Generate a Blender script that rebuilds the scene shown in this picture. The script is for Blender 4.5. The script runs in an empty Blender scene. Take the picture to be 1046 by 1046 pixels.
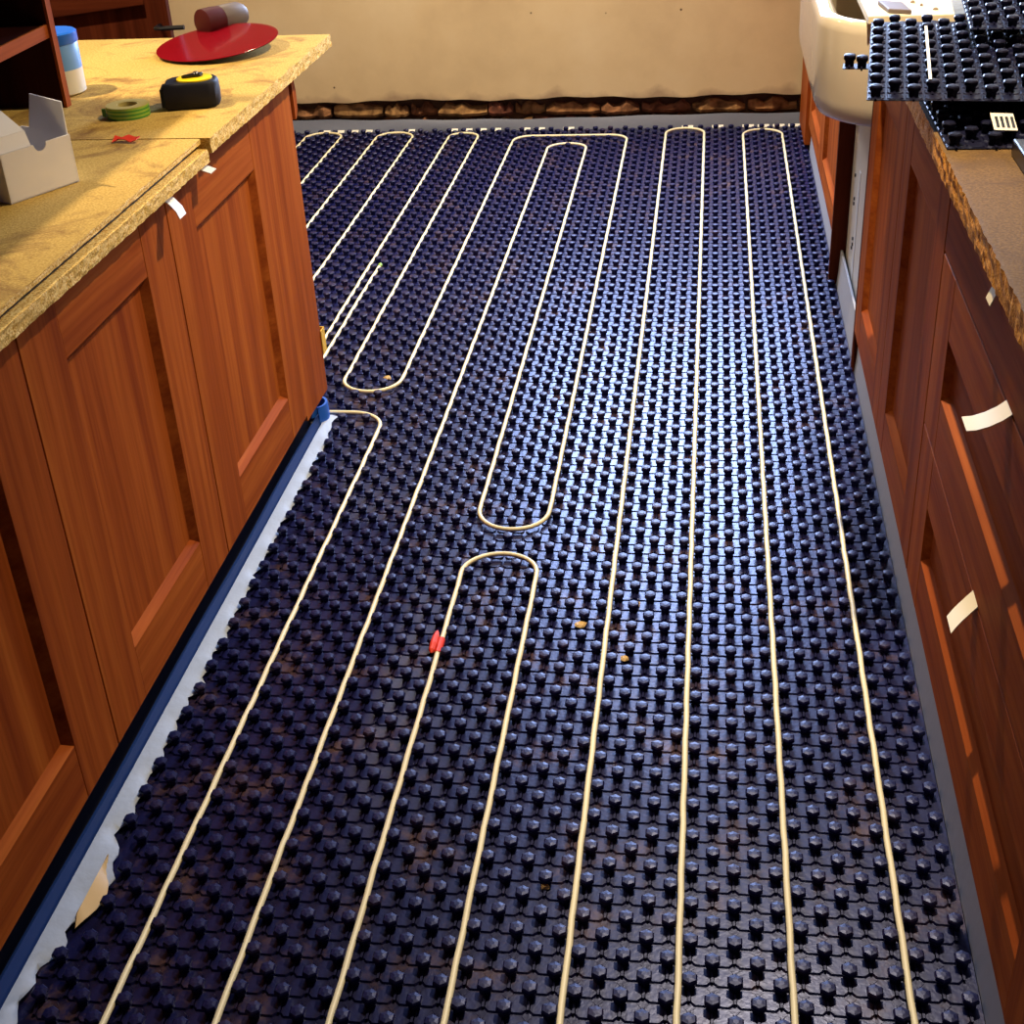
import bpy, math, random
from mathutils import Vector, Matrix
random.seed(7)
R = math.radians
scn = bpy.context.scene
col = scn.collection

# ------------------------------------------------------------------ camera
cam_d = bpy.data.cameras.new('camera'); cam = bpy.data.objects.new('camera', cam_d); col.objects.link(cam)
right = Vector((0.99039047, 0.12942503, -0.04874296))
down = Vector((0.02447733, -0.51092072, -0.85927928))
fwd = Vector((-0.13611603, 0.84982891, -0.50917899))
m = Matrix.Identity(4)
for i in range(3):
    m[i][0] = right[i]; m[i][1] = -down[i]; m[i][2] = -fwd[i]
m[2][3] = 1.5
cam.matrix_world = m
cam_d.sensor_fit = 'HORIZONTAL'; cam_d.sensor_width = 36.0
cam_d.lens = 1378.9 / 1046 * 36.0
cam_d.clip_start = 0.05
scn.camera = cam

# ------------------------------------------------------------------ light
w = bpy.data.worlds.new('world'); scn.world = w; w.use_nodes = True
w.node_tree.nodes['Background'].inputs[0].default_value = (0.20, 0.22, 0.42, 1)
w.node_tree.nodes['Background'].inputs[1].default_value = 0.06
def lamp(name, loc, energy, color, radius=.03):
    d = bpy.data.lights.new(name, 'SPOT'); d.energy = energy; d.color = color; d.shadow_soft_size = radius
    d.spot_size = R(114); d.spot_blend = .95
    o = bpy.data.objects.new(name, d); o.location = loc; col.objects.link(o); return o
WARM = (1.0, .80, .52)
lamp('ceiling_downlight', (.22, 2.7, 2.45), 300, WARM)
lamp('ceiling_downlight', (-.20, 4.8, 2.45), 215, WARM)
lamp('ceiling_downlight', (-1.45, 4.6, 2.45), 190, WARM)
lamp('ceiling_downlight', (-1.95, 2.5, 2.45), 240, WARM)
d = bpy.data.lights.new('window_daylight', 'AREA'); d.shape = 'RECTANGLE'; d.size = 1.25; d.size_y = 1.05
d.energy = 175; d.color = (.48, .64, 1.0)
o = bpy.data.objects.new('window_daylight', d); o.location = (-.12, 5.63, 1.62); col.objects.link(o)
o.rotation_euler = (R(-90), 0, 0)
vs = scn.view_settings
vs.view_transform = 'Standard'; vs.look = 'None'; vs.exposure = 0.0; vs.gamma = 1.0; vs.use_curve_mapping = False

# ------------------------------------------------------------------ materials
M = {}
def new_mat(name):
    mt = bpy.data.materials.new(name); mt.use_nodes = True; M[name] = mt
    nt = mt.node_tree; return mt, nt, nt.nodes['Principled BSDF']
def plain(name, c, rough=.5, spec=.5, metal=0, bump=0, bscale=200, trans=0, alpha=1, coat=0):
    mt, nt, b = new_mat(name)
    b.inputs['Base Color'].default_value = (*c, 1); b.inputs['Roughness'].default_value = rough
    b.inputs['Specular IOR Level'].default_value = spec; b.inputs['Metallic'].default_value = metal
    b.inputs['Coat Weight'].default_value = coat
    if trans: b.inputs['Transmission Weight'].default_value = trans
    if bump:
        tc = nt.nodes.new('ShaderNodeTexCoord'); n = nt.nodes.new('ShaderNodeTexNoise'); n.inputs['Scale'].default_value = bscale
        bp = nt.nodes.new('ShaderNodeBump'); bp.inputs['Strength'].default_value = bump; bp.inputs['Distance'].default_value = .002
        nt.links.new(tc.outputs['Object'], n.inputs['Vector']); nt.links.new(n.outputs['Fac'], bp.inputs['Height']); nt.links.new(bp.outputs['Normal'], b.inputs['Normal'])
    return mt
def ramp(nt, stops):
    r = nt.nodes.new('ShaderNodeValToRGB'); e = r.color_ramp.elements
    e[0].position, e[0].color = stops[0][0], (*stops[0][1], 1)
    e[1].position, e[1].color = stops[-1][0], (*stops[-1][1], 1)
    for p, c in stops[1:-1]:
        k = e.new(p); k.color = (*c, 1)
    return r
def wood(name, axis, dark, mid, light, rough=.5):
    mt, nt, b = new_mat(name); L = nt.links
    tc = nt.nodes.new('ShaderNodeTexCoord'); oi = nt.nodes.new('ShaderNodeObjectInfo')
    mul = nt.nodes.new('ShaderNodeVectorMath'); mul.operation = 'MULTIPLY_ADD'
    mul.inputs[1].default_value = {'z': (22, 22, .9), 'y': (22, .9, 22), 'x': (.9, 22, 22)}[axis]
    L.new(tc.outputs['Object'], mul.inputs[0])
    sc = nt.nodes.new('ShaderNodeMath'); sc.operation = 'MULTIPLY'; sc.inputs[1].default_value = 37
    L.new(oi.outputs['Random'], sc.inputs[0]); L.new(sc.outputs[0], mul.inputs[2])
    n = nt.nodes.new('ShaderNodeTexNoise'); n.inputs['Scale'].default_value = 1; n.inputs['Detail'].default_value = 5; n.inputs['Distortion'].default_value = .6
    L.new(mul.outputs[0], n.inputs['Vector'])
    r = ramp(nt, [(.28, dark), (.5, mid), (.72, light)]); L.new(n.outputs['Fac'], r.inputs[0])
    n2 = nt.nodes.new('ShaderNodeTexNoise'); n2.inputs['Scale'].default_value = 6; n2.inputs['Detail'].default_value = 3; L.new(mul.outputs[0], n2.inputs['Vector'])
    mx = nt.nodes.new('ShaderNodeMix'); mx.data_type = 'RGBA'; mx.blend_type = 'MULTIPLY'
    r2 = ramp(nt, [(.35, (.72, .66, .6)), (.6, (1, 1, 1))]); L.new(n2.outputs['Fac'], r2.inputs[0])
    mx.inputs[0].default_value = .6; L.new(r.outputs[0], mx.inputs[6]); L.new(r2.outputs[0], mx.inputs[7])
    L.new(mx.outputs[2], b.inputs['Base Color']); b.inputs['Roughness'].default_value = rough; b.inputs['Specular IOR Level'].default_value = .02
    bp = nt.nodes.new('ShaderNodeBump'); bp.inputs['Strength'].default_value = .12; bp.inputs['Distance'].default_value = .001
    L.new(n2.outputs['Fac'], bp.inputs['Height']); L.new(bp.outputs['Normal'], b.inputs['Normal'])
D_, M_, L_ = (.21, .040, .010), (.33, .076, .015), (.45, .122, .022)
wood('wood_z', 'z', D_, M_, L_); wood('wood_y', 'y', D_, M_, L_)
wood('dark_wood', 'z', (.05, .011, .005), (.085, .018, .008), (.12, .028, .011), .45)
wood('shaded_shelf_wood', 'z', (.018, .005, .005), (.03, .007, .006), (.04, .010, .008), .5)  # shade inside the open shelf unit is put into this near-black wood colour
wood('dark_wood_x', 'x', (.05, .011, .005), (.085, .018, .008), (.12, .028, .011), .45)

def chipboard(name, c0, c1, c2, stain, scale=260, bump=.3, stain_amt=.8):
    mt, nt, b = new_mat(name); L = nt.links
    tc = nt.nodes.new('ShaderNodeTexCoord')
    n = nt.nodes.new('ShaderNodeTexNoise'); n.inputs['Scale'].default_value = scale; n.inputs['Detail'].default_value = 3
    L.new(tc.outputs['Object'], n.inputs['Vector'])
    r = ramp(nt, [(.32, c0), (.5, c1), (.68, c2)]); L.new(n.outputs['Fac'], r.inputs[0])
    s = nt.nodes.new('ShaderNodeTexNoise'); s.inputs['Scale'].default_value = 5.5; s.inputs['Detail'].default_value = 6; s.inputs['Roughness'].default_value = .7; s.inputs['Distortion'].default_value = 1.2
    L.new(tc.outputs['Object'], s.inputs['Vector'])
    rs = ramp(nt, [(.51, (0, 0, 0)), (.67, (stain_amt,) * 3)]); L.new(s.outputs['Fac'], rs.inputs[0])
    mx = nt.nodes.new('ShaderNodeMix'); mx.data_type = 'RGBA'; L.new(rs.outputs[0], mx.inputs[0]); L.new(r.outputs[0], mx.inputs[6]); mx.inputs[7].default_value = (*stain, 1)
    L.new(mx.outputs[2], b.inputs['Base Color']); b.inputs['Roughness'].default_value = .65; b.inputs['Specular IOR Level'].default_value = .12
    bp = nt.nodes.new('ShaderNodeBump'); bp.inputs['Strength'].default_value = bump; bp.inputs['Distance'].default_value = .002
    L.new(n.outputs['Fac'], bp.inputs['Height']); L.new(bp.outputs['Normal'], b.inputs['Normal'])
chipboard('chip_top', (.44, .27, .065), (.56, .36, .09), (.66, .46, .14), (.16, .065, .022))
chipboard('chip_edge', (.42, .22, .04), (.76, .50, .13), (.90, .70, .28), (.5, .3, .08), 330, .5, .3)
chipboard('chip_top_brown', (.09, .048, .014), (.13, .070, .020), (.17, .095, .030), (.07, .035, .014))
chipboard('chip_edge_orange', (.34, .10, .008), (.74, .30, .03), (.88, .46, .08), (.4, .15, .02), 300, .5, .3)
chipboard('cream_board', (.80, .70, .48), (.85, .76, .55), (.88, .80, .62), (.55, .42, .22), 60, .1, .5)

def plaster():
    mt, nt, b = new_mat('plaster'); L = nt.links
    tc = nt.nodes.new('ShaderNodeTexCoord')
    n = nt.nodes.new('ShaderNodeTexNoise'); n.inputs['Scale'].default_value = 2.2; n.inputs['Detail'].default_value = 6; n.inputs['Roughness'].default_value = .6
    L.new(tc.outputs['Object'], n.inputs['Vector'])
    r = ramp(nt, [(.3, (.60, .45, .27)), (.5, (.70, .54, .33)), (.7, (.76, .61, .40))]); L.new(n.outputs['Fac'], r.inputs[0])
    # grubby band left by the removed skirting just above the plaster's lower edge
    sp = nt.nodes.new('ShaderNodeSeparateXYZ'); L.new(tc.outputs['Object'], sp.inputs[0])
    n2 = nt.nodes.new('ShaderNodeTexNoise'); n2.inputs['Scale'].default_value = 7; n2.inputs['Detail'].default_value = 5; L.new(tc.outputs['Object'], n2.inputs['Vector'])
    ad = nt.nodes.new('ShaderNodeMath'); ad.operation = 'MULTIPLY_ADD'; ad.inputs[1].default_value = -.16; L.new(n2.outputs['Fac'], ad.inputs[0]); L.new(sp.outputs['Z'], ad.inputs[2])
    rb = ramp(nt, [(0.0, (.7, .7, .7)), (.035, (0, 0, 0))])
    a2 = nt.nodes.new('ShaderNodeMath'); a2.operation = 'ADD'; a2.inputs[1].default_value = -.100; L.new(ad.outputs[0], a2.inputs[0]); L.new(a2.outputs[0], rb.inputs[0])
    mx = nt.nodes.new('ShaderNodeMix'); mx.data_type = 'RGBA'; L.new(rb.outputs[0], mx.inputs[0]); L.new(r.outputs[0], mx.inputs[6]); mx.inputs[7].default_value = (.33, .22, .15, 1)
    v = nt.nodes.new('ShaderNodeTexVoronoi'); v.inputs['Scale'].default_value = 9; L.new(tc.outputs['Object'], v.inputs['Vector'])
    rv = ramp(nt, [(.03, (1, 1, 1)), (.05, (0, 0, 0))]); L.new(v.outputs['Distance'], rv.inputs[0])
    m2 = nt.nodes.new('ShaderNodeMix'); m2.data_type = 'RGBA'; L.new(rv.outputs[0], m2.inputs[0]); L.new(mx.outputs[2], m2.inputs[6]); m2.inputs[7].default_value = (.12, .07, .04, 1)
    L.new(m2.outputs[2], b.inputs['Base Color']); b.inputs['Roughness'].default_value = .7
    bp = nt.nodes.new('ShaderNodeBump'); bp.inputs['Strength'].default_value = .15; L.new(n.outputs['Fac'], bp.inputs['Height']); L.new(bp.outputs['Normal'], b.inputs['Normal'])
plaster()

def mat_plastic(name, dust, rough=.32, spec=.68, c=(.005, .005, .042)):
    mt, nt, b = new_mat(name); L = nt.links
    tc = nt.nodes.new('ShaderNodeTexCoord'); ge = nt.nodes.new('ShaderNodeNewGeometry')
    n = nt.nodes.new('ShaderNodeTexNoise'); n.inputs['Scale'].default_value = 9; n.inputs['Detail'].default_value = 8; n.inputs['Roughness'].default_value = .72
    L.new(ge.outputs['Position'], n.inputs['Vector'])
    r = ramp(nt, [(.53, (0, 0, 0)), (.74, (dust,) * 3)]); L.new(n.outputs['Fac'], r.inputs[0])
    mx = nt.nodes.new('ShaderNodeMix'); mx.data_type = 'RGBA'; L.new(r.outputs[0], mx.inputs[0])
    mx.inputs[6].default_value = (*c, 1); mx.inputs[7].default_value = (.16, .085, .04, 1)
    L.new(mx.outputs[2], b.inputs['Base Color'])
    b.inputs['Roughness'].default_value = rough; b.inputs['Specular IOR Level'].default_value = spec; b.inputs['Specular Tint'].default_value = (.48, .56, 1, 1)
    n3 = nt.nodes.new('ShaderNodeTexNoise'); n3.inputs['Scale'].default_value = 160; n3.inputs['Detail'].default_value = 2; L.new(ge.outputs['Position'], n3.inputs['Vector'])
    bp = nt.nodes.new('ShaderNodeBump'); bp.inputs['Strength'].default_value = .12; bp.inputs['Distance'].default_value = .003
    L.new(n3.outputs['Fac'], bp.inputs['Height']); L.new(bp.outputs['Normal'], b.inputs['Normal'])
mat_plastic('mat_floor', .75); mat_plastic('mat_stud', .30, .38, .5); mat_plastic('mat_spare', .05, .40, .20, (.003, .003, .014))

plain('pipe', (.86, .76, .48), .38)
plain('plinth', (.012, .013, .028), .4)
plain('foam_white', (.36, .42, .54), .6, bump=.5, bscale=60)
plain('foam_grey', (.36, .37, .42), .6, bump=.4, bscale=40)
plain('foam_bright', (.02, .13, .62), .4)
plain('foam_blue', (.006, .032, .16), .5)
plain('foam_slate', (.16, .18, .26), .6, bump=.4, bscale=40)
plain('tan_film', (.55, .36, .14), .5)
plain('white_card', (.86, .85, .90), .55)
plain('white_tape', (.82, .80, .74), .5)
plain('cream_tape', (.80, .68, .42), .5)
plain('yellow_tape', (.80, .48, .05), .45)
plain('red_tape', (.80, .05, .02), .4)
plain('ceramic', (.64, .54, .40), .13, coat=.3)
plain('white_metal', (.70, .64, .54), .3)
plain('black', (.008, .008, .012), .3)
plain('black_rubber', (.006, .006, .014), .6, spec=.25)
plain('tub_white', (.78, .76, .68), .35)
plain('tub_blue', (.02, .16, .75), .3)
plain('tub_film', (.16, .38, .82), .35)
plain('red_gloss', (.22, .003, .010), .12, spec=.4)
plain('red_dark', (.06, .004, .005), .55, spec=.2)
plain('steel', (.5, .48, .46), .25, metal=1)
plain('dirty_steel', (.14, .11, .10), .5, spec=.3)
plain('yellow', (.88, .62, .01), .35)
plain('green', (.05, .24, .03), .35)
plain('lime', (.24, .40, .04), .4)
plain('paper_core', (.42, .34, .10), .6)
plain('mortar', (.11, .06, .035), .9, bump=1, bscale=80)
plain('label_white', (.75, .66, .55), .5)
plain('screw', (.03, .02, .02), .5)
plain('sub_floor', (.10, .09, .085), .85, bump=.5, bscale=30)
plain('upvc', (.75, .75, .74), .3)
plain('pane_glass', (.9, .95, 1), .02, trans=1)
plain('grime', (.25, .18, .12), .8)
def brick_mat():
    mt, nt, b = new_mat('brick'); L = nt.links
    tc = nt.nodes.new('ShaderNodeTexCoord'); oi = nt.nodes.new('ShaderNodeObjectInfo')
    r = ramp(nt, [(0, (.17, .045, .03)), (.35, (.34, .16, .06)), (.65, (.20, .07, .035)), (1, (.42, .24, .09))]); L.new(oi.outputs['Random'], r.inputs[0])
    ge = nt.nodes.new('ShaderNodeNewGeometry')
    n = nt.nodes.new('ShaderNodeTexNoise'); n.inputs['Scale'].default_value = 28; n.inputs['Detail'].default_value = 6; L.new(ge.outputs['Position'], n.inputs['Vector'])
    r2 = ramp(nt, [(.35, (.35, .3, .28)), (.6, (1.1, 1.1, 1.1))]); L.new(n.outputs['Fac'], r2.inputs[0])
    mx = nt.nodes.new('ShaderNodeMix'); mx.data_type = 'RGBA'; mx.blend_type = 'MULTIPLY'; mx.inputs[0].default_value = 1
    L.new(r.outputs[0], mx.inputs[6]); L.new(r2.outputs[0], mx.inputs[7]); L.new(mx.outputs[2], b.inputs['Base Color'])
    b.inputs['Roughness'].default_value = .9
    bp = nt.nodes.new('ShaderNodeBump'); bp.inputs['Strength'].default_value = .8; bp.inputs['Distance'].default_value = .006; L.new(n.outputs['Fac'], bp.inputs['Height']); L.new(bp.outputs['Normal'], b.inputs['Normal'])
brick_mat()

# ------------------------------------------------------------------ mesh helpers
ORG = {}
def tag(o, label=None, cat=None, group=None, kind=None):
    if label: o['label'] = label
    if cat: o['category'] = cat
    if group: o['group'] = group
    if kind: o['kind'] = kind
    return o
def empty(name, loc, label=None, cat=None, group=None, kind=None):
    o = bpy.data.objects.new(name, None); o.location = loc; o.empty_display_size = .05; col.objects.link(o)
    ORG[o.name] = Vector(loc); return tag(o, label, cat, group, kind)
class MB:
    def __init__(s): s.v = []; s.f = []; s.mi = []; s.cur = 0
    def add(s, vs_, fs):
        n = len(s.v); s.v += [Vector(p) for p in vs_]; s.f += [tuple(i + n for i in f) for f in fs]; s.mi += [s.cur] * len(fs); return s
    def box(s, x0, x1, y0, y1, z0, z1):
        return s.add([(x0, y0, z0), (x1, y0, z0), (x1, y1, z0), (x0, y1, z0), (x0, y0, z1), (x1, y0, z1), (x1, y1, z1), (x0, y1, z1)],
                     [(0, 3, 2, 1), (4, 5, 6, 7), (0, 1, 5, 4), (1, 2, 6, 5), (2, 3, 7, 6), (3, 0, 4, 7)])
    def loft(s, rings, cap=True, close=True):
        n = len(rings[0]); vs_ = [p for r in rings for p in r]; fs = []
        for k in range(len(rings) - 1):
            for i in range(n if close else n - 1):
                j = (i + 1) % n
                fs.append((k * n + i, k * n + j, (k + 1) * n + j, (k + 1) * n + i))
        if cap:
            fs.append(tuple(reversed(range(n)))); fs.append(tuple(range((len(rings) - 1) * n, len(rings) * n)))
        return s.add(vs_, fs)
    def prism(s, poly, a, b, axis='z'):
        f = {'z': lambda p, t: (p[0], p[1], t), 'y': lambda p, t: (p[0], t, p[1]), 'x': lambda p, t: (t, p[0], p[1])}[axis]
        return s.loft([[f(p, a) for p in poly], [f(p, b) for p in poly]])
    def lathe(s, prof, c, n=32, rot=None):
        rings = [[Vector((r * math.cos(2 * math.pi * i / n), r * math.sin(2 * math.pi * i / n), z)) for i in range(n)] for r, z in prof]
        if rot is not None: rings = [[rot @ p for p in r] for r in rings]
        c = Vector(c); return s.loft([[p + c for p in r] for r in rings])
    def tube(s, path, r, n=10):
        rings = []; P = [Vector(p) for p in path]
        for i, p in enumerate(P):
            t = (P[min(i + 1, len(P) - 1)] - P[max(i - 1, 0)]).normalized()
            up = Vector((0, 0, 1)) if abs(t.z) < .9 else Vector((1, 0, 0))
            a = t.cross(up).normalized(); b_ = a.cross(t)
            rings.append([p + r * (math.cos(2 * math.pi * k / n) * a + math.sin(2 * math.pi * k / n) * b_) for k in range(n)])
        return s.loft(rings)
    def sheet(s, rows, th=.0008):
        """thick sheet from a grid of points"""
        nr, nc = len(rows), len(rows[0]); P = [[Vector(p) for p in r] for r in rows]
        up = []; dn = []
        for i in range(nr):
            for j in range(nc):
                a = P[min(i + 1, nr - 1)][j] - P[max(i - 1, 0)][j]; b_ = P[i][min(j + 1, nc - 1)] - P[i][max(j - 1, 0)]
                nrm = a.cross(b_); nrm = nrm.normalized() if nrm.length > 1e-9 else Vector((0, 0, 1))
                up.append(P[i][j] + nrm * th); dn.append(P[i][j] - nrm * th)
        N = nr * nc; fs = []
        ix = lambda i, j: i * nc + j
        for i in range(nr - 1):
            for j in range(nc - 1):
                fs.append((ix(i, j), ix(i + 1, j), ix(i + 1, j + 1), ix(i, j + 1)))
                fs.append((N + ix(i, j), N + ix(i, j + 1), N + ix(i + 1, j + 1), N + ix(i + 1, j)))
        per = [ix(0, j) for j in range(nc)] + [ix(i, nc - 1) for i in range(1, nr)] + [ix(nr - 1, j) for j in range(nc - 2, -1, -1)] + [ix(i, 0) for i in range(nr - 2, 0, -1)]
        for k in range(len(per)):
            a, b_ = per[k], per[(k + 1) % len(per)]; fs.append((a, b_, N + b_, N + a))
        return s.add(up + dn, fs)
    def mesh(s, name, mats, off):
        me = bpy.data.meshes.new(name)
        me.from_pydata([tuple(p - off) for p in s.v], [], s.f); me.update()
        for k in (mats if isinstance(mats, (list, tuple)) else [mats]): me.materials.append(M[k])
        if isinstance(mats, (list, tuple)): me.polygons.foreach_set('material_index', s.mi)
        return me
    def build(s, name, mats, parent=None, bevel=0, smooth=None, **kw):
        if parent is not None: off = ORG[parent.name]
        else:
            xs = [p.x for p in s.v]; ys = [p.y for p in s.v]; zs = [p.z for p in s.v]
            off = Vector(((min(xs) + max(xs)) / 2, (min(ys) + max(ys)) / 2, min(zs)))
        me = s.mesh(name, mats, off)
        o = bpy.data.objects.new(name, me); col.objects.link(o)
        if parent is not None: o.parent = parent
        else: o.location = off
        ORG[o.name] = off.copy()
        import bmesh
        bm = bmesh.new(); bm.from_mesh(me); bmesh.ops.recalc_face_normals(bm, faces=bm.faces); bm.to_mesh(me); bm.free()
        if bevel:
            md = o.modifiers.new('bevel', 'BEVEL'); md.width = bevel; md.segments = 2; md.limit_method = 'ANGLE'; md.angle_limit = R(40)
        if smooth is not None:
            me.polygons.foreach_set('use_smooth', [True] * len(me.polygons)); me.set_sharp_from_angle(angle=R(smooth))
        return tag(o, **kw)

# ------------------------------------------------------------------ setting
YW = 5.63            # far wall plane
XR = 1.00            # right wall
XL = -2.75
MB().box(XL, XR, -.6, YW + .1, -.06, -.012).build('floor', 'sub_floor', kind='structure', label='bare grey subfloor under the black heating mat')
# far wall with a window opening above the picture
far = MB().box(XL, XR, YW + .06, YW + .2, -.06, .14).build('wall_far', 'mortar', kind='structure', label='cream plastered end wall with exposed brick at its foot')
pl = MB()
wx0, wx1, wz0, wz1 = -.78, .54, 1.06, 2.18
def rough_edge(x): return .122 + .004 * math.sin(x * 9) + .003 * math.sin(x * 31 + 1)
for (a, b_, c, d_) in ((XL, wx0, None, 2.5), (wx1, XR, None, 2.5), (wx0, wx1, None, wz0), (wx0, wx1, wz1, 2.5)):
    if c is None:
        n = max(2, int((b_ - a) / .04)); xs = [a + (b_ - a) * i / n for i in range(n + 1)]
        poly = [(x, rough_edge(x)) for x in xs] + [(b_, d_), (a, d_)]
        pl.prism(poly, YW, YW + .2, 'y')
    else: pl.box(a, b_, YW, YW + .2, c, d_)
plo = pl.build('plaster_face', 'plaster', far)
MB().box(wx0, wx1, YW + .12, YW + .17, wz0, wz0 + .05).box(wx0, wx1, YW + .12, YW + .17, wz1 - .05, wz1).box(wx0, wx0 + .05, YW + .12, YW + .17, wz0 + .05, wz1 - .05).box(wx1 - .05, wx1, YW + .12, YW + .17, wz0 + .05, wz1 - .05).build('window_1', 'upvc', kind='structure', label='white framed window in the end wall')
# bricks bared below the plaster
bn = 0
for row, (z0, z1) in enumerate(((-.03, .042), (.050, .102))):
    x = XL + .02 - row * .11
    while x < XR:
        L = .215 * random.choice((1, 1, 1, .55, .8)) + random.uniform(-.02, .01)
        x0, x1 = max(x, XL), min(x + L, XR)
        if x1 - x0 > .04:
            mb = MB(); n = 7
            yf = YW + random.uniform(-.004, .030)
            rings = []
            for i in range(n):
                t = i / (n - 1); xx = x0 + (x1 - x0) * t
                e = .006 if i in (0, n - 1) else 0
                zt = z1 + random.uniform(-.026, .006) - e; zb = z0 + e; f = yf + random.uniform(0, .02) + e
                rings.append([(xx, YW + .075, zb), (xx, f + .006, zb), (xx, f, zb + .012), (xx, f + random.uniform(0, .01), zt - .012), (xx, f + .012, zt), (xx, YW + .075, zt)])
            mb.loft(rings).build('brick', 'brick', far); bn += 1
        x += L + random.uniform(.004, .012)
MB().box(XR, XR + .12, -.6, YW, 0, 2.5).build('wall_right', 'plaster', kind='structure', label='plastered side wall behind the worktop')
MB().box(XL - .12, XL, -.6, YW, 0, 2.5).build('wall_left', 'plaster', kind='structure', label='plastered side wall beyond the peninsula')

# ------------------------------------------------------------------ pipes
PZ = .0125; PR = .0049
PX = [.295 - .1528 * k for k in range(13)]
CP = .03056
def arc(cx, cy, rx, ry, a0, a1, n=16):
    return [(cx + rx * math.cos(R(a0 + (a1 - a0) * i / n)), cy + ry * math.sin(R(a0 + (a1 - a0) * i / n))) for i in range(n + 1)]
def loop_top(xa, xb, ytop, n=16):      # from xa over the top to xb
    r = abs(xb - xa) / 2
    return arc((xa + xb) / 2, ytop - r, r, r, *((180, 0) if xa < xb else (0, 180)), n)
def loop_bot(xa, xb, ybot):
    r = abs(xb - xa) / 2
    return arc((xa + xb) / 2, ybot + r, r, r, *((180, 360) if xa < xb else (0, -180)))
xa9, x10, x11, x12, x13 = PX[9] + CP, PX[10] + CP, PX[11] + CP, PX[12] + CP, PX[12] + CP - 5 * CP
Y0 = .3
paths = [
 ([(PX[1], Y0)] + loop_top(PX[1], PX[0], 5.515) + [(PX[0], Y0)], 'cream heating pipe loop running alongside the right-hand drawers'),
 ([(PX[3], Y0)] + loop_top(PX[3], PX[2], 5.548) + [(PX[2], Y0)], 'cream heating pipe loop down the middle, second loop from the sink side'),
 ([(PX[5], Y0)] + loop_top(PX[5], PX[4], 2.315) + [(PX[4], Y0)], 'cream heating pipe loop ending mid floor, with red tape on one leg'),
 ([(PX[6], Y0)] + loop_top(PX[6], PX[5], 5.35) + loop_bot(PX[5], PX[4], 2.412)
  + arc(PX[4] - .07, 5.395, .07, .07, 0, 90, 8) + arc(PX[7] + .07, 5.395, .07, .07, 90, 180, 8)
  + loop_bot(PX[7], PX[8], 3.067) + loop_top(PX[8], xa9, 5.52) + [(xa9, 2.99)], 'long cream heating pipe snaking in three bends across mid floor'),
 ([(PX[7], Y0)] + arc(PX[7] - .085, 2.865, .085, .085, 0, 90, 8) + [(-1.3, 2.95)], 'cream heating pipe turning under the corner of the wooden peninsula'),
 ([(x11, 3.02)] + loop_top(x11, x10, 5.54) + [(x10, 3.02)], 'cream heating pipe loop at far left, second loop from the end wall corner'),
 ([(x13, 3.02)] + loop_top(x13, x12, 5.55) + [(x12, 3.02)], 'leftmost cream heating pipe loop showing past the peninsula end'),
 ([(PX[8] - 3 * CP, 3.0), (PX[8] - 3 * CP, 3.75), (PX[8] - 3 * CP + .003, 3.985)], 'loose cut end of cream heating pipe with green tip'),
]
def densify(p, step=.05):
    out = [p[0]]
    for a, b_ in zip(p, p[1:]):
        L = math.dist(a, b_); n = max(1, int(L / step))
        for i in range(1, n + 1): out.append((a[0] + (b_[0] - a[0]) * i / n, a[1] + (b_[1] - a[1]) * i / n))
    return out
pipe_pts = {}
pipes = []
for p, lab in paths:
    dp = densify(p)
    pts3 = []
    for x, y in dp:
        pts3.append((x + .0007 * math.sin(y * 46 + x * 9), y, PZ + .0008 * math.sin(y * 23)))
    for x, y in densify(p, .008): pipe_pts.setdefault((int(x // .03), int(y // .03)), []).append((x, y))
    pipes.append(MB().tube(pts3, PR, 10).build('heating_pipe', 'pipe', smooth=60, label=lab, cat='pipe', group='underfloor heating pipes on the black mat'))
sx, sy = PX[8] - 3 * CP + .003, 3.985
ORG[pipes[7].name] = ORG[pipes[7].name]
MB().tube([(sx, sy - .012, PZ), (sx, sy + .006, PZ)], .0062, 10).build('end_cap', 'lime', pipes[7], label='yellow-green pipe tip')
def near_pipe(x, y, r):
    i, j = int(x // .03), int(y // .03)
    for a in (-1, 0, 1):
        for b_ in (-1, 0, 1):
            for q in pipe_pts.get((i + a, j + b_), ()):
                if (q[0] - x) ** 2 + (q[1] - y) ** 2 < r * r: return True
    return False

# ------------------------------------------------------------------ castellated mats
YP = .0678
STUD = [(.0088, 0), (.0092, .0095), (.0122, .0135), (.0120, .0178), (.0098, .0200), (.0040, .0208)]
def stud_rings(cx, cy, cz=0):
    return [[(cx + r * math.cos(R(-90 + 60 * k)), cy + r * math.sin(R(-90 + 60 * k)), cz + z) for k in range(6)] for r, z in STUD]
stud_mb = MB(); stud_mb.loft(stud_rings(0, 0))
stud_mb.box(-.0017, .0017, -.027, -.007, 0, .0042)      # moulded rib in front of the stud
stud_me = stud_mb.mesh('stud', 'mat_stud', Vector((0, 0, 0)))
import bmesh
_b = bmesh.new(); _b.from_mesh(stud_me); bmesh.ops.recalc_face_normals(_b, faces=_b.faces); _b.to_mesh(stud_me); _b.free()
spare_me = stud_me.copy(); spare_me.materials.clear(); spare_me.materials.append(M['mat_spare'])
def put_stud(parent, x, y, z, me=None):
    o = bpy.data.objects.new('stud', me or stud_me); o.location = (x, y, z); o.parent = parent; col.objects.link(o); return o
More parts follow.
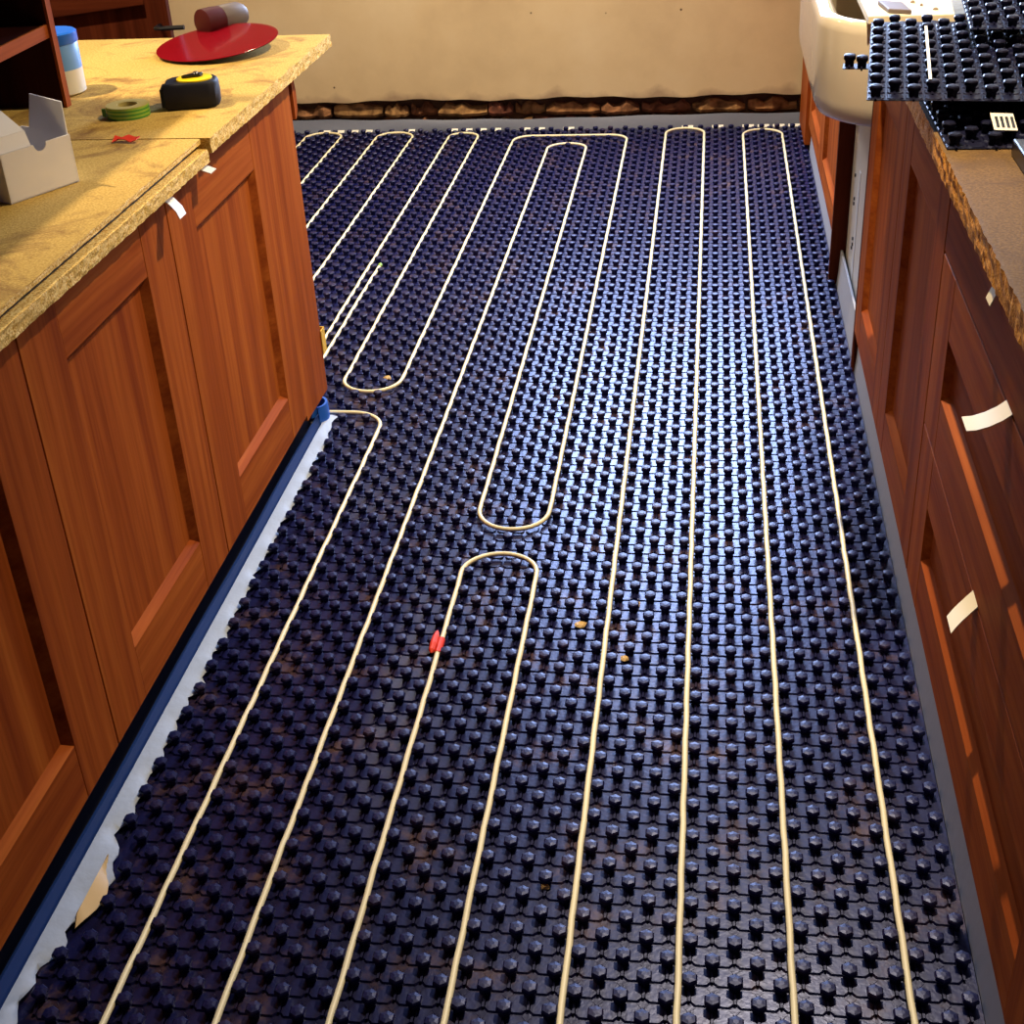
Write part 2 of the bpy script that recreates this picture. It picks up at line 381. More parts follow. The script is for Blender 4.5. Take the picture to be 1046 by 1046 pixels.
def pad(mb, cx, cy, z0, h, hx, hy, c):
    r = lambda k: [(cx - hx * k + c, cy - hy * k), (cx + hx * k - c, cy - hy * k), (cx + hx * k, cy - hy * k + c), (cx + hx * k, cy + hy * k - c), (cx + hx * k - c, cy + hy * k), (cx - hx * k + c, cy + hy * k), (cx - hx * k, cy + hy * k - c), (cx - hx * k, cy - hy * k + c)]
    n = len(mb.v)
    mb.v += [Vector((*p, z0)) for p in r(1)] + [Vector((*p, z0 + h)) for p in r(.88)]
    mb.f += [tuple(n + 8 + i for i in range(8))] + [(n + i, n + (i + 1) % 8, n + 8 + (i + 1) % 8, n + 8 + i) for i in range(8)]
    mb.mi += [0] * 9
def inside(x, y):
    if y < .32 or y > 5.585: return False
    if x > .375: return False
    if y < 2.94: return x > (-.866 if 1.26 < y < 1.49 else -.893) + .006 * math.sin(y * 40)
    return x > -2.1
base = MB(); studs = []
base.box(-.93, .388, .3, 2.945, -.010, -.0008).box(-2.12, .388, 2.945, 5.60, -.010, -.0008)
c0 = .295 - CP / 2
for j in range(-4, 90):
    x = c0 - j * CP
    for n_ in range(-40, 140):
        y = 1.43 + n_ * YP / 2
        if (n_ + j) % 2 == 0:
            if inside(x, y) and not near_pipe(x, y, .0128): studs.append((x, y))
        cx, cy = x - CP / 2, y + YP / 4
        if inside(cx, cy): pad(base, cx, cy, -.001, .0032, .0140, .0158, .0055)
fm = base.build('castellated_mat', 'mat_floor', label='black castellated plastic mat covering the kitchen floor', cat='floor mat')
vis = sorted((s for s in studs if s[1] > 1.13 and -.95 < s[0] / max(.9, (s[1] * .62 + .2)) < .45), key=lambda s: s[1])
near = set(vis[:300]); fo = ORG[fm.name]
for s_ in near: put_stud(fm, s_[0] - fo.x, s_[1] - fo.y, -fo.z)
rest = MB()
for s_ in studs:
    if s_ not in near:
        rest.loft(stud_rings(*s_)); rest.box(s_[0] - .0017, s_[0] + .0017, s_[1] - .027, s_[1] - .007, 0, .0042)
rest.build('stud_field', 'mat_stud', fm, kind='stuff')

# red tape flag on the pipe
fl = MB()
fl.tube([(PX[5], 1.968, PZ), (PX[5], 2.012, PZ)], .0068, 10)
fl.loft([[(PX[5] - .010 + .0075 * k * math.cos(R(a_)), yy, PZ + .008 + .007 * k * math.sin(R(a_))) for a_ in range(0, 360, 36)] for yy, k in ((1.958, .2), (1.966, .75), (1.985, 1), (2.008, .9), (2.022, .5), (2.028, .15))])
fl.build('tape_flag', 'red_tape', label='red tape flag wrapped round a heating pipe', cat='tape')
# crumbs on the mat
for i, (x, y, r, mt) in enumerate(((-.214, 2.085, .013, 'yellow_tape'), (-.115, 2.16, .012, 'tan_film'), (-.125, 1.985, .009, 'tan_film'), (-.21, 1.42, .008, 'tan_film'), (-.82, 3.17, .012, 'tan_film'))):
    mb = MB(); rings = []
    for z, k in ((0, .8), (.003, 1), (.006, .6)):
        rings.append([(x + r * k * random.uniform(.7, 1.2) * math.cos(a * math.pi / 4), y + r * k * random.uniform(.6, 1.1) * math.sin(a * math.pi / 4), .0023 + z) for a in range(8)])
    mb.loft(rings).build('plaster_crumb', 'crumb' if 'crumb' in M else 'tan_film', cat='debris', group='crumbs of debris on the mat',
        label=['flat ochre crumb lying left of the middle pipe loop', 'rusty brown crumb between the two middle pipes', 'small ochre crumb just right of a middle pipe', 'small brown crumb low between the front pipes', 'pale brown crumb inside the pipe bend by the peninsula'][i])

# ------------------------------------------------------------------ edging strips
rows = []
st = MB(); xs = [XL + .1 + (XR - .62 - XL - .1) * i / 60 for i in range(61)]
rows = [[(x, 5.606 + .004 * math.sin(x * 5) , -.002), (x, 5.612 + .003 * math.sin(x * 7), .025), (x, 5.622, .046 + .005 * math.sin(x * 3 + 1) + .002 * math.sin(x * 19))] for x in xs]
fs_ = st.sheet(rows, .0035).build('edge_strip', 'foam_slate', smooth=50, label='slate grey foam edging strip along the foot of the end wall', cat='edging strip')
for ya, yb, zt, lab in ((.3, 3.243, .108, 'long pale grey foam edging strip below the right-hand drawers'), (3.269, 3.856, .108, 'short pale grey foam edging strip below the white appliance front'), (3.884, 5.238, .094, 'pale grey foam edging strip below the far right cabinets')):
    n = int((yb - ya) / .06); ys = [ya + (yb - ya) * i / n for i in range(n + 1)]
    MB().sheet([[(.392, y, -.0005), (.395, y, .04), (.398, y, zt + .002 * math.sin(y * 6))] for y in ys], .003).build('edge_strip', 'foam_grey', smooth=50, label=lab, cat='edging strip')
for x in [XL + .75 + .0611 * i for i in range(44)]:
    if random.random() < .55: MB().sheet([[(x + .004, 5.588, .003), (x + .004, 5.602, .010)], [(x + .050, 5.588 + random.uniform(-.003, .003), .003), (x + .050, 5.602, .010)]], .0008).build('film_scrap', 'white_tape', fs_)
# left strip : blue upstand and a torn white skirt
es = empty('edge_strip', (-.93, 1.9, 0), 'blue foam edging strip with torn white skirt along the peninsula', 'edging strip')
ys = [.45 + (2.93 - .45) * i / 160 for i in range(161)]
def rag(y):
    e = -.890 + .006 * math.sin(y * 92.7) + .004 * math.sin(y * 41 + 1) + .004 * random.uniform(-1, 1)
    if 1.28 < y < 1.47: e += .016 * math.sin((y - 1.28) / .19 * math.pi)
    if y < 1.24: e -= .012
    if y > 2.85: e -= .012
    return e
MB().sheet([[(-.924, y, .014), (-.910 + .003 * math.sin(y * 13), y, .013), (rag(y), y, .006 + .003 * math.sin(y * 50))] for y in ys], .0012).build('skirt', 'foam_white', es, smooth=60, label='torn white film skirt')
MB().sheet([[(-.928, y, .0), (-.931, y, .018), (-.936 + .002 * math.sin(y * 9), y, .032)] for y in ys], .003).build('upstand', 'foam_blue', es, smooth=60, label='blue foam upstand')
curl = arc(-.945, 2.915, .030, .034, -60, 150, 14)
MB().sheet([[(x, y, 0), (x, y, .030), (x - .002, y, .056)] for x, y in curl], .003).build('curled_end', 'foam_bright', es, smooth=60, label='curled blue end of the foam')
MB().sheet([[(-.888, 1.30 + .010 * i, .016), (-.888 + .004 + .022 * math.sin(i / 12 * math.pi) ** 1.3, 1.28 + .010 * i, .007)] for i in range(13)], .001).build('skirt_fold', 'tan_film', es, smooth=60, label='tan underside of a turned-up fold')

# ------------------------------------------------------------------ cabinet fronts
def add_door(parent, side, y0, y1, z0, z1, xf, stile=.135, rail=.115, th=.022, rec=.013, ch=.014, name='door'):
    """framed front lying in a plane x = xf, facing +x (side=1) or -x (side=-1)"""
    s = side; g = .0015
    y0 += g; y1 -= g
    X = lambda d: xf - s * d
    def bx(a, b_, ya, yb, za, zb): return MB().box(min(X(a), X(b_)), max(X(a), X(b_)), ya, yb, za, zb)
    d = bx(rec, th - .002, y0 + stile - .01, y1 - stile + .01, z0 + rail - .01, z1 - rail + .01).build(name, 'wood_z' if name == 'door' else 'wood_y', parent)
    ORG[d.name] = ORG[parent.name]
    bx(0, th, y0, y0 + stile - ch, z0, z1).build('stile', 'wood_z', d, bevel=.0015)
    bx(0, th, y1 - stile + ch, y1, z0, z1).build('stile', 'wood_z', d, bevel=.0015)
    bx(.0004, th, y0 + stile - ch, y1 - stile + ch, z0, z0 + rail - ch).build('rail', 'wood_y', d, bevel=.0008)
    bx(.0004, th, y0 + stile - ch, y1 - stile + ch, z1 - rail + ch, z1).build('rail', 'wood_y', d, bevel=.0008)
    o_ = (y0 + stile - ch, y1 - stile + ch, z0 + rail - ch, z1 - rail + ch); i_ = (y0 + stile, y1 - stile, z0 + rail, z1 - rail)
    q = lambda t, dd: [(X(dd), t[0], t[2]), (X(dd), t[1], t[2]), (X(dd), t[1], t[3]), (X(dd), t[0], t[3])]
    mb = MB(); mb.add(q(o_, .0006) + q(i_, rec + .0005) + q(o_, th - .001), [(0, 1, 5, 4), (1, 2, 6, 5), (2, 3, 7, 6), (3, 0, 4, 7), (0, 1, 9, 8), (1, 2, 10, 9), (2, 3, 11, 10), (3, 0, 8, 11), (4, 5, 9, 8), (5, 6, 10, 9), (6, 7, 11, 10), (7, 4, 8, 11)])
    mb.build('moulding', 'wood_y', d)
    return d

# ---- left peninsula
XF = -.905
for y0, y1, lab in ((2.13, 2.73, 'orange-brown wooden base cabinet next to the peninsula end panel'), (1.56, 2.13, 'orange-brown wooden base cabinet in the middle of the peninsula'), (.96, 1.56, 'orange-brown wooden base cabinet nearest the camera on the left')):
    e = empty('base_cabinet', (-1.2, (y0 + y1) / 2, .112), lab, 'cabinet', 'peninsula cabinets')
    MB().box(-1.48, XF - .0225, y0 + .0005, y1 - .0005, .112, .8335).build('body', 'dark_wood', e)
    add_door(e, 1, y0, y1, .115, .832, XF)
# end panel with rounded outer corner
poly = [(-1.48, 2.7315), (XF - .003, 2.7315)] + [(XF - .03 + .03 * math.cos(R(a)), 2.902 + .03 * math.sin(R(a))) for a in range(0, 91, 15)] + [(-1.48, 2.932)]
e = empty('end_panel', (-1.2, 2.83, .10), 'orange-brown wooden end panel with rounded corner at the peninsula tip', 'panel')
MB().prism(poly, .098, .8335).build('panel', 'wood_z', e, smooth=40)
cb = [(2.935, .8335), (2.955, .825), (2.962, .80), (2.958, .765), (2.945, .748), (2.935, .745)]
MB().prism(cb, -.96, XF - .001, 'x').build('corbel', 'wood_z', e, smooth=40)
MB().box(-.95, -.9035, 2.9325, 2.9345, .19, .25).box(-.9045, -.9025, 2.905, 2.9345, .19, .25).build('tape_strip', 'yellow_tape', label='yellow tape strip low on the peninsula end panel', cat='tape')
MB().box(-1.46, -.958, .96, 2.90, -.0005, .097).build('plinth', 'plinth', label='dark recessed plinth board under the peninsula cabinets', cat='plinth', bevel=.002)

# worktops
def rough_slab(x0, x1, y0, y1, z0, z1, edge_amp=.0014, step=.012):
    """slab whose +x edge is crumbly"""
    n = int((y1 - y0) / step); mb = MB(); lay = 4; rings = []
    for k in range(n + 1):
        y = y0 + (y1 - y0) * k / n
        rings.append([(x0, y, z0)] + [(x1 + random.uniform(-1, 1) * edge_amp, y, z0 + (z1 - z0) * t / lay) for t in range(lay + 1)] + [(x1 - .006, y, z1 + .0004), (x0, y, z1 + .0004)])
    return mb.loft(rings)
def worktop(name, mb, mats, zt, **kw):
    o = mb.build(name, mats, **kw)
    me = o.data
    for p in me.polygons: p.material_index = 0 if abs(p.normal.z) > .7 else 1
    return o
worktop('worktop', rough_slab(-2.3, -.876, 2.312, 3.19, .848, .875), ['chip_top', 'chip_edge'], .875, label='far half of the stained chipboard worktop, red plate on it', cat='worktop')
wt = empty('worktop', (-1.6, 1.6, .836), 'near half of the stained chipboard worktop, white box on it', 'worktop')
a = rough_slab(-2.3, -.893, .9, 2.308, .866, .8745, .0008)
o = a.build('top_sheet', ['chip_top', 'chip_edge'], wt)
for p in o.data.polygons: p.material_index = 0 if abs(p.normal.z) > .7 else 1
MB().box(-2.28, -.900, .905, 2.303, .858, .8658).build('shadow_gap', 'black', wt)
rough_slab(-2.28, -.879, .9, 2.30, .836, .858).build('core_board', 'chip_edge', wt)
MB().box(-1.46, -.93, 2.316, 2.90, .834, .8475).build('packer_board', 'dark_wood', label='dark packer board under the far half of the worktop', cat='board')

# ---- right run
XD = .381
e = empty('drawer_unit', (.7, 1.58, .112), 'red-brown wooden drawer unit nearest the camera on the right', 'drawer unit')
MB().box(XD + .0225, .98, 1.03, 2.139, .112, .828).build('body', 'dark_wood', e)
MB().box(XD, XD + .022, 1.032, 2.138, .726, .826).build('drawer', 'wood_y', e, bevel=.002)
add_door(e, -1, 1.03, 2.14, .421, .722, XD, stile=.135, rail=.113, name='drawer')
add_door(e, -1, 1.03, 2.14, .115, .417, XD, stile=.135, rail=.113, name='drawer')
for y0, y1, lab in ((2.142, 2.697, 'red-brown wooden base cabinet next to the drawer unit'), (2.697, 3.245, 'red-brown wooden base cabinet beside the white panel under the sink')):
    e = empty('base_cabinet', (.7, (y0 + y1) / 2, .112), lab, 'cabinet', 'right-hand cabinets')
    MB().box(XD + .0225, .98, y0 + .0005, y1 - .0005, .112, .828).build('body', 'dark_wood', e)
    add_door(e, -1, y0, y1, .115, .826, XD, stile=.118, rail=.108)
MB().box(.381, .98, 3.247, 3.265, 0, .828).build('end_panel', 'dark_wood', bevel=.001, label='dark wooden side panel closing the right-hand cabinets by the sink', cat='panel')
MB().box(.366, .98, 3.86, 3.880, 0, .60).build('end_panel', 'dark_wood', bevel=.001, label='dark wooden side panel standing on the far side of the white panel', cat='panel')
e = empty('appliance', (.6, 3.53, .05), 'white appliance front with screw holes under the sink', 'appliance')
MB().box(.409, .96, 3.270, 3.857, .045, .598).build('door_panel', 'white_metal', e, bevel=.004)
for (y, z) in ((3.72, .36), (3.70, .30), (3.705, .285), (3.66, .20), (3.67, .17), (3.655, .185)):
    MB().lathe([(.005, 0), (.005, .003)], (.4085, y + .03, z), 10, Matrix.Rotation(R(-90), 3, 'Y')).build('screw_hole', 'screw', e)
MB().box(.4075, .4088, 3.63, 3.66, .10, .40).build('trim_strip', 'upvc', e)
for y0, y1, lab in ((3.882, 4.62, 'brown wooden base cabinet under the far side of the white sink'), (4.62, 5.24, 'brown wooden base cabinet nearest the end wall on the right')):
    e = empty('base_cabinet', (.7, (y0 + y1) / 2, .10), lab, 'cabinet', 'right-hand cabinets')
    top = .60 if y0 < 4 else .868
    MB().box(XD + .0225, .98, y0 + .0005, y1 - .0005, .10, top).build('body', 'dark_wood', e)
    add_door(e, -1, y0, y1, .102, top, XD, stile=.10, rail=.085)
MB().box(XD - .012, .98, 5.242, 5.60, .024, .868).build('end_panel', 'wood_z', bevel=.002, label='brown wooden filler panel in the corner against the end wall', cat='panel')
MB().box(.47, .96, 1.03, 3.24, 0, .11).build('plinth', 'plinth', label='dark recessed plinth board under the right-hand drawers', cat='plinth')
MB().box(.47, .96, 3.884, 5.24, 0, .098).build('plinth', 'plinth', label='dark recessed plinth board under the far right cabinets', cat='plinth')
# right worktop
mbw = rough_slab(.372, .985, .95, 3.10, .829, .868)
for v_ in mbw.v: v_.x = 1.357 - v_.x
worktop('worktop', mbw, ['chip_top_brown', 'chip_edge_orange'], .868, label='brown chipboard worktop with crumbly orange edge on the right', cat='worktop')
MB().box(.356, .985, 3.275, 4.5, .8505, .869).build('cream_board', 'cream_board', bevel=.002, label='cream board lying over the back of the sink', cat='board')

# ---- butler sink
def rr(x0, x1, y0, y1, r, n=8):
    P = []
    for cx, cy, a in ((x1 - r, y0 + r, -90), (x1 - r, y1 - r, 0), (x0 + r, y1 - r, 90), (x0 + r, y0 + r, 180)):
        P += [(cx + r * math.cos(R(a + 90 * i / n)), cy + r * math.sin(R(a + 90 * i / n))) for i in range(n + 1)]
    return P
sk = MB(); rings = []
for ins, z in ((.03, .608), (.012, .616), (.003, .634), (0, .66), (-.002, .82), (.002, .840), (.010, .848), (.030, .849), (.042, .844), (.048, .83), (.06, .66), (.10, .645)):
    r = max(.05, .20 - ins)
    rings.append([(x, y, z) for x, y in rr(.258 + ins, .93 - ins, 3.270 + ins, 4.35 - ins, r)])
sk.loft(rings).build('butler_sink', 'ceramic', smooth=50, label='cream ceramic butler sink with rounded front corner', cat='sink')

# ---- things on the right worktop
def small_mat(loc, rot, W, Dp, lab, cut=None, extra=()):
    e = empty('castellated_mat', loc, lab, 'floor mat', 'spare castellated mats on the worktop')
    e.rotation_euler = rot
    mb = MB(); mb.box(0, W, 0, Dp, 0, .0015)
    for i in range(int(W / CP)):
        for j in range(int(Dp / (YP / 2))):
            pad(mb, CP * (i + .5), YP / 2 * (j + .5), .0012, .002, .0140, .0158, .0055)
    me = mb.mesh('sheet', 'mat_spare', Vector((0, 0, 0))); o = bpy.data.objects.new('sheet', me); o.parent = e; col.objects.link(o)
    c = 0
    for i in range(int(W / CP)):
        for j in range(int(Dp / (YP / 2))):
            if (i + j) % 2 == 0: put_stud(e, CP * (i + .45), YP / 2 * (j + .6), .001, spare_me); c += 1
    for (x, y) in extra: put_stud(e, x, y, .001, spare_me)
    return e
small_mat((.378, 2.205, .8690), (0, 0, 0), .60, .62, 'black castellated mat at the bottom of the pile, poking out in front')
small_mat((.380, 2.42, .8915), (0, 0, 0), .60, .60, 'black castellated mat in the middle of the pile on the worktop')
um = small_mat((.262, 2.335, .9155), (R(1.5), 0, R(-6)), .62, .56, 'black castellated mat on top of the pile, overhanging the worktop edge')
# torn corner tab of that mat
tb = MB(); tb.box(-.045, .002, .20, .235, 0, .0015); me = tb.mesh('torn_tab', 'mat_spare', Vector((0, 0, 0))); o = bpy.data.objects.new('torn_tab', me); o.parent = um; col.objects.link(o)
put_stud(um, -.034, .222, .001, spare_me); put_stud(um, -.012, .212, .001, spare_me)
tp = MB(); tp.box(.098, .103, .05, .43, .0225, .0232); me = tp.mesh('white_line', 'white_tape', Vector((0, 0, 0))); o = bpy.data.objects.new('white_line', me); o.parent = um; col.objects.link(o)
o['label'] = 'thin white thread lying along the mat'
small_mat((.472, 2.66, .9585), (R(1.5), 0, R(-5)), .44, .80, 'black castellated mat resting askew at the back of the pile')
# grey gadget on the cream board
e = empty('metal_plate', (.42, 3.28, .8695), 'small grey metal plate lying on the cream board', 'metal plate')
MB().add([(.388, 3.40, .8695), (.402, 3.30, .8695), (.451, 3.28, .8695), (.440, 3.37, .8695), (.388, 3.40, .881), (.402, 3.30, .879), (.451, 3.28, .879), (.440, 3.37, .881)], [(0, 3, 2, 1), (4, 5, 6, 7), (0, 1, 5, 4), (1, 2, 6, 5), (2, 3, 7, 6), (3, 0, 4, 7)]).build('plate', 'dirty_steel', e, bevel=.002)
for i, (x, y, r) in enumerate(((.47, 3.42, .006), (.51, 3.33, .007), (.485, 3.38, .004))):
    MB().lathe([(r, 0), (r * .8, .003), (r * .3, .005)], (x, y, .8693), 7).build('grit_crumb', 'grime', label=['dark crumb on the cream board near the metal plate', 'dark flat crumb on the cream board beside the mats', 'tiny dark crumb in the middle of the cream board'][i], cat='debris', group='crumbs on the cream board')
# black box with barcode label
e = empty('black_panel', (.62, 1.95, .8685), 'flat black appliance panel lying on the right worktop', 'panel')
MB().box(.470, .80, 1.55, 2.175, .8688, .894).build('slab', 'black', e, bevel=.003)
lb = empty('sticker', (.47, 2.26, .893), 'white sticker with black bars on the mat pile', 'sticker')
lm = MB().add([(.452, 2.232, .8915), (.487, 2.226, .8915), (.491, 2.296, .9), (.456, 2.302, .9), (.452, 2.232, .8925), (.487, 2.226, .8925), (.491, 2.296, .901), (.456, 2.302, .901)], [(0, 3, 2, 1), (4, 5, 6, 7), (0, 1, 5, 4), (1, 2, 6, 5), (2, 3, 7, 6), (3, 0, 4, 7)])
lm.build('paper', 'label_white', lb)
for k in range(4):
    x0 = .4575 + k * .0078
    MB().add([(x0, 2.240 - k * .0013, .8940), (x0 + .0045, 2.2393 - k * .0013, .8940), (x0 + .0072, 2.284 - k * .0013, .9000), (x0 + .0027, 2.2847 - k * .0013, .9000)], [(0, 1, 2, 3)]).build('bar', 'black', lb)

# ---- tapes and tabs on fronts
def tab(pts, wdir, mt, lab, wid):
    wv = Vector(wdir) * wid; MB().sheet([[Vector(p) - wv / 2, Vector(p) + wv / 2] for p in pts], .0007).build('tape_tab', mt, label=lab, cat='tape', smooth=60, group='tape tabs used as temporary handles')
tab([(-.905, 2.285, .834), (-.885, 2.282, .830), (-.866, 2.278, .825)], (0, 1, 0), 'white_tape', 'short white tape tab under the far worktop half', .030)
tab([(-.905, 2.115, .834), (-.885, 2.110, .826), (-.869, 2.100, .815), (-.862, 2.094, .804)], (0, 1, 0), 'white_tape', 'longer white tape tab hanging over the middle cabinet door', .030)
tab([(.383, 1.575, .727), (.372, 1.577, .716), (.358, 1.58, .706), (.344, 1.583, .699), (.332, 1.586, .696)], (0, 1, 0), 'cream_tape', 'curved cream tape strip sticking out above the second drawer', .040)
tab([(.383, 1.60, .422), (.374, 1.597, .413), (.363, 1.59, .405), (.353, 1.58, .400), (.345, 1.57, .396)], (0, 1, 0), 'cream_tape', 'curved cream tape strip sticking out above the bottom drawer', .040)
tab([(.383, 1.725, .829), (.376, 1.725, .820), (.370, 1.723, .806)], (0, 1, 0), 'cream_tape', 'stubby cream tape tab on the top drawer', .030)
tab([(.383, 4.93, .45), (.360, 4.93, .456), (.335, 4.93, .452)], (0, 1, 0), 'cream_tape', 'thin cream tape tab on the far right cabinet by the wall', .03)

# ------------------------------------------------------------------ things on the peninsula worktop
ZT = .8756
# tape measure
e = empty('tape_measure', (-.985, 2.545, ZT), 'chunky black and yellow tape measure on the worktop', 'tape measure')
c = Vector((-.985, 2.545)); ang = R(14)
def rp(x, y): return (c.x + x * math.cos(ang) - y * math.sin(ang), c.y + x * math.sin(ang) + y * math.cos(ang))
out = [rp(*p) for p in ((-.05, -.036), (.034, -.036), (.046, -.028), (.052, -.01), (.052, .016), (.044, .034), (.026, .042), (-.02, .042), (-.040, .034), (-.050, .016))]
mb = MB(); cc = (sum(p[0] for p in out) / len(out), sum(p[1] for p in out) / len(out))
def ring(k, z): return [(cc[0] + (p[0] - cc[0]) * k, cc[1] + (p[1] - cc[1]) * k, z) for p in out]
mb.loft([ring(.93, ZT), ring(1, ZT + .005), ring(1.02, ZT + .025), ring(1, ZT + .043), ring(.93, ZT + .049)]).build('case', 'black_rubber', e, bevel=.002, smooth=35)
for k in range(6):
    a0 = rp(-.057, -.030 + k * .0045 * 2); a1 = rp(-.047, -.030 + k * .0045 * 2 + .005)
    MB().box(min(a0[0], a1[0]), max(a0[0], a1[0]), min(a0[1], a1[1]), max(a0[1], a1[1]), ZT + .006, ZT + .040).build('grip_rib', 'black_rubber', e, bevel=.001)
dc = rp(.008, .004)
MB().lathe([(.034, .047), (.034, .0515), (.030, .053)], (dc[0], dc[1], ZT), 32).build('disc', 'yellow', e, smooth=40)
cl = [rp(*p) for p in ((-.015, -.012), (.020, -.005), (.026, .008), (.010, .012))]
clp = MB().prism(cl, ZT + .053, ZT + .060).build('belt_clip', 'black', e, bevel=.002)
ORG[clp.name] = ORG[e.name]
q = rp(.012, .004); MB().lathe([(.005, .060), (.004, .062)], (q[0], q[1], ZT), 12).build('rivet', 'steel', clp)
# green tape roll
e = empty('electrical_tape', (-1.090, 2.475, ZT), 'green and yellow electrical tape roll on the worktop', 'tape roll')
def annulus(ro, ri, z0, z1, c, n=36):
    mb = MB(); P = []
    for r, z in ((ro, z0), (ro, z1), (ri, z1), (ri, z0), (ro, z0)):
        P.append([(c[0] + r * math.cos(2 * math.pi * i / n), c[1] + r * math.sin(2 * math.pi * i / n), z) for i in range(n)])
    return mb.loft(P, cap=False)
for k in range(6): annulus(.0405, .024, ZT + k * .0035, ZT + (k + 1) * .0035, (-1.090, 2.475)).build('layer', 'green' if k % 2 == 0 else 'lime', e, smooth=40)
annulus(.0245, .019, ZT, ZT + .0215, (-1.090, 2.475)).build('core', 'paper_core', e, smooth=40)
annulus(.040, .0245, ZT + .021, ZT + .0218, (-1.090, 2.475)).build('side_face', 'paper_core', e, smooth=40)
MB().box(-1.134, -1.127, 2.455, 2.458, ZT + .003, ZT + .018).build('loose_end', 'green', e)
# scrap of red tape
MB().sheet([[(-1.048 + .012 * i, 2.284 + .004 * math.sin(i * 1.3), ZT + .001 + .006 * abs(math.sin(i * 1.1))), (-1.046 + .012 * i, 2.299 + .005 * math.sin(i), ZT + .003 + .007 * abs(math.cos(i * 1.4)))] for i in range(5)], .0006).build('tape_scrap', 'red_tape', smooth=50, label='crumpled scrap of red tape near the worktop joint', cat='tape')
# red plate
e = empty('plate', (-1.092, 3.02, ZT), 'glossy dark red round plate on the worktop', 'plate')
T = Matrix.Rotation(R(5), 3, 'X') @ Matrix.Rotation(R(-3), 3, 'Y')
MB().lathe([(.070, .0075), (.100, .0105), (.128, .0165), (.137, .0195), (.1375, .021)], (-1.092, 3.03, ZT), 56, T).build('underside', 'red_dark', e, smooth=50)
MB().lathe([(.1375, .0212), (.136, .0218), (.125, .0205), (.06, .0190), (.01, .0188)], (-1.092, 3.03, ZT), 56, T).build('face', 'red_gloss', e, smooth=50)
# cylindrical tool behind the plate
e = empty('hand_tool', (-1.13, 3.16, ZT + .02), 'red and grey cylindrical tool handle resting behind the plate', 'hand tool')
ax = Matrix.Rotation(R(-90), 3, 'X'); ax = Matrix.Rotation(R(-32), 3, 'Z') @ Matrix.Rotation(R(-6), 3, 'Y') @ ax
MB().lathe([(.022, 0), (.0305, .004), (.031, .03), (.029, .055)], (-1.158, 3.12, ZT + .044), 24, ax).build('handle_end', 'red_dark', e, smooth=45)
MB().lathe([(.029, .055), (.030, .06), (.029, .11), (.022, .125)], (-1.158, 3.12, ZT + .044), 24, ax).build('barrel', 'dirty_steel', e, smooth=45)
# white and blue tub
e = empty('tub', (-1.308, 2.665, ZT), 'white plastic tub with blue lid behind the shelf unit', 'tub')
MB().lathe([(.044, 0), (.050, .004), (.0505, .05)], (-1.308, 2.665, ZT), 32).build('body', 'tub_white', e, smooth=40)
MB().lathe([(.0505, .05), (.0505, .098), (.049, .1)], (-1.308, 2.665, ZT), 32).build('wrapper', 'tub_film', e, smooth=40)
MB().lathe([(.052, .1), (.0525, .102), (.0525, .119), (.049, .122), (.02, .1222)], (-1.308, 2.665, ZT), 32).build('lid', 'tub_blue', e, smooth=40)
# shelf unit
e = empty('shelf_unit', (-1.40, 2.15, ZT), 'open wooden shelf unit standing on the worktop at left', 'shelf unit')
MB().box(-1.56, -1.248, 2.545, 2.563, ZT, 1.62).build('side_panel', 'shaded_shelf_wood', e, bevel=.001)
MB().box(-1.250, -1.244, 2.544, 2.564, ZT, 1.62).build('edge_lipping', 'wood_z', e, label='orange front edge')
MB().box(-1.56, -1.248, 1.70, 1.718, ZT, 1.62).build('side_panel', 'shaded_shelf_wood', e, bevel=.001)
MB().box(-1.575, -1.56, 1.70, 2.563, ZT, 1.62).build('back_panel', 'shaded_shelf_wood', e)
MB().box(-1.55, -1.256, 1.718, 2.545, 1.010, 1.030).build('shelf', 'shaded_shelf_wood', e)
MB().box(-1.256, -1.250, 1.718, 2.545, 1.008, 1.032).build('shelf_lipping', 'wood_y', e, label='orange shelf edge')
MB().box(-1.56, -1.25, 1.718, 2.545, 1.30, 1.32).build('shelf', 'shaded_shelf_wood', e)
# open white box
bl = Vector((-1.075, 1.942)); d1 = Vector((.463, .886)); d2 = Vector((-.886, .463)); Lb, Db, Hb = .132, .12, .077
e = empty('cardboard_box', (-1.09, 2.02, ZT), 'open white cardboard box with raised flaps on the worktop', 'box')
def bp(u, v_, z): p = bl + d1 * u + d2 * v_; return (p.x, p.y, ZT + z)
def panel(a, b_, c_, d_, th=.0010): return MB().sheet([[a, b_], [d_, c_]], th)
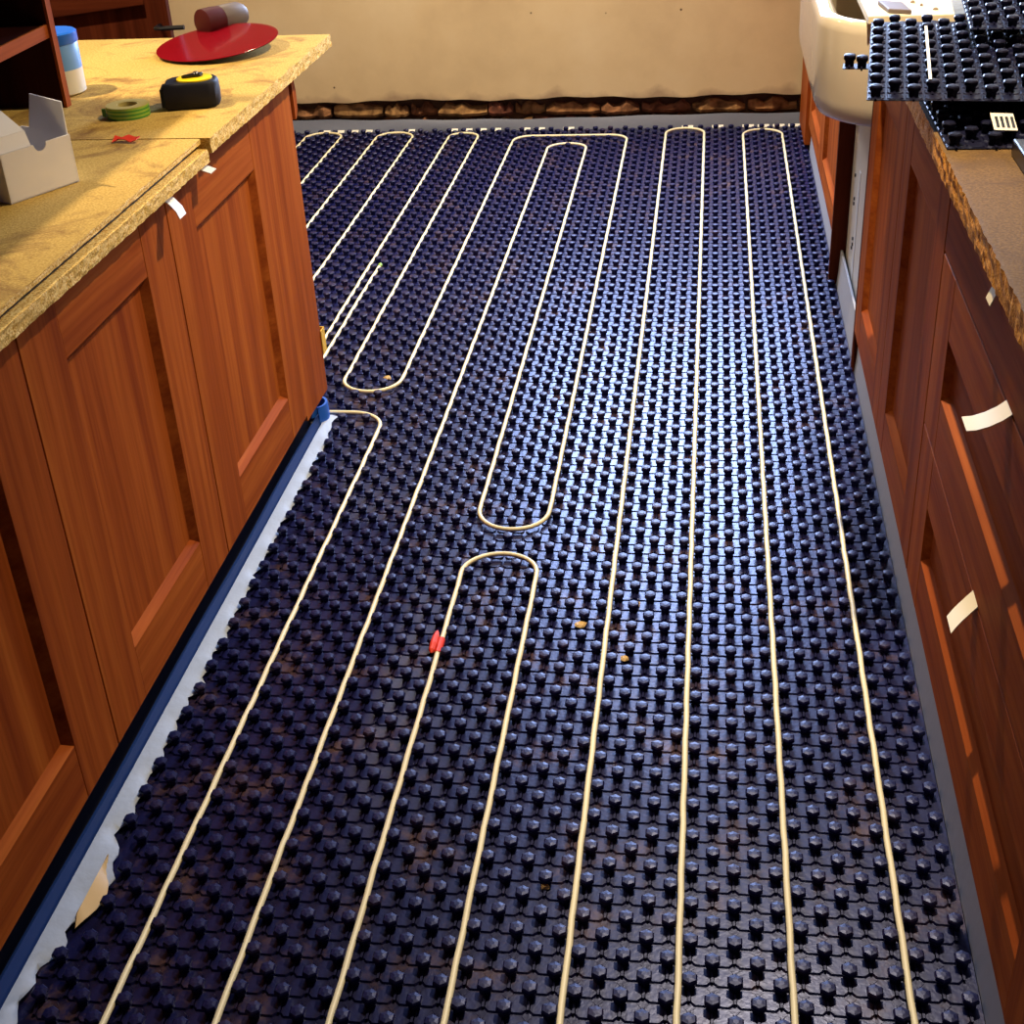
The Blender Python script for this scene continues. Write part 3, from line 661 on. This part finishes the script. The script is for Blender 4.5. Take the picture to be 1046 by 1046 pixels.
# front wall with thumb notch
fr = [bp(0, 0, 0), bp(Lb, 0, 0), bp(Lb, 0, Hb)] + [bp(Lb * .56 - .012 * math.cos(R(a)), 0, Hb - .012 * math.sin(R(a))) for a in range(180, -1, -20)] + [bp(0, 0, Hb)]
f2 = [tuple(Vector(p) + Vector((d2.x, d2.y, 0)) * .0022) for p in fr]
MB().loft([fr, f2]).build('front_wall', 'white_card', e)
panel(bp(0, Db, 0), bp(Lb, Db, 0), bp(Lb, Db, Hb), bp(0, Db, Hb)).build('back_wall', 'white_card', e)
panel(bp(0, 0, 0), bp(0, Db, 0), bp(0, Db, Hb), bp(0, 0, Hb)).build('side_wall', 'white_card', e)
panel(bp(Lb, 0, 0), bp(Lb, Db, 0), bp(Lb, Db, Hb), bp(Lb, 0, Hb)).build('side_wall', 'white_card', e)
panel(bp(0, 0, .001), bp(Lb, 0, .001), bp(Lb, Db, .001), bp(0, Db, .001)).build('base', 'white_card', e)
panel(bp(Lb, .004, Hb), bp(Lb, Db - .02, Hb), bp(Lb + .004, Db - .035, Hb + .055), bp(Lb + .004, .008, Hb + .050)).build('side_flap', 'white_card', e)
panel(bp(0, .004, Hb), bp(Lb * .45, .004, Hb), bp(Lb * .45, .012, Hb + .022), bp(0, .012, Hb + .022)).build('tuck_flap', 'white_card', e)
panel(bp(0, .012, Hb + .022), bp(Lb * .45, .012, Hb + .022), bp(Lb * .30, .09, Hb + .085), bp(-.03, .09, Hb + .085)).build('lid_flap', 'white_card', e)
# brown cabinet beyond the peninsula
e = empty('tall_cabinet', (-1.8, 3.75, .0225), 'dark red-brown wooden cabinet standing beyond the peninsula', 'cabinet')
MB().box(-2.3, -1.62, 3.62, 4.0, .0225, 1.5).build('body', 'dark_wood', e)
dd = MB().box(-2.29, -1.43, 3.600, 3.618, .03, 1.49).build('door', 'dark_wood', e); ORG[dd.name] = ORG[e.name]
MB().box(-1.475, -1.415, 3.575, 3.599, .03, 1.49).build('stile', 'dark_wood', dd, bevel=.002)
MB().add([(-2.29, 3.575, .80), (-1.475, 3.575, .885), (-1.475, 3.599, .885), (-2.29, 3.599, .80), (-2.29, 3.575, 1.1), (-1.475, 3.575, 1.1), (-1.475, 3.599, 1.1), (-2.29, 3.599, 1.1)], [(0, 3, 2, 1), (4, 5, 6, 7), (0, 1, 5, 4), (1, 2, 6, 5), (2, 3, 7, 6), (3, 0, 4, 7)]).build('rail', 'dark_wood_x', dd, bevel=.002)
MB().tube([(-1.44, 3.575, .832), (-1.44, 3.54, .832), (-1.425, 3.535, .832), (-1.36, 3.535, .834)], .006, 8).build('lever_handle', 'black', dd)
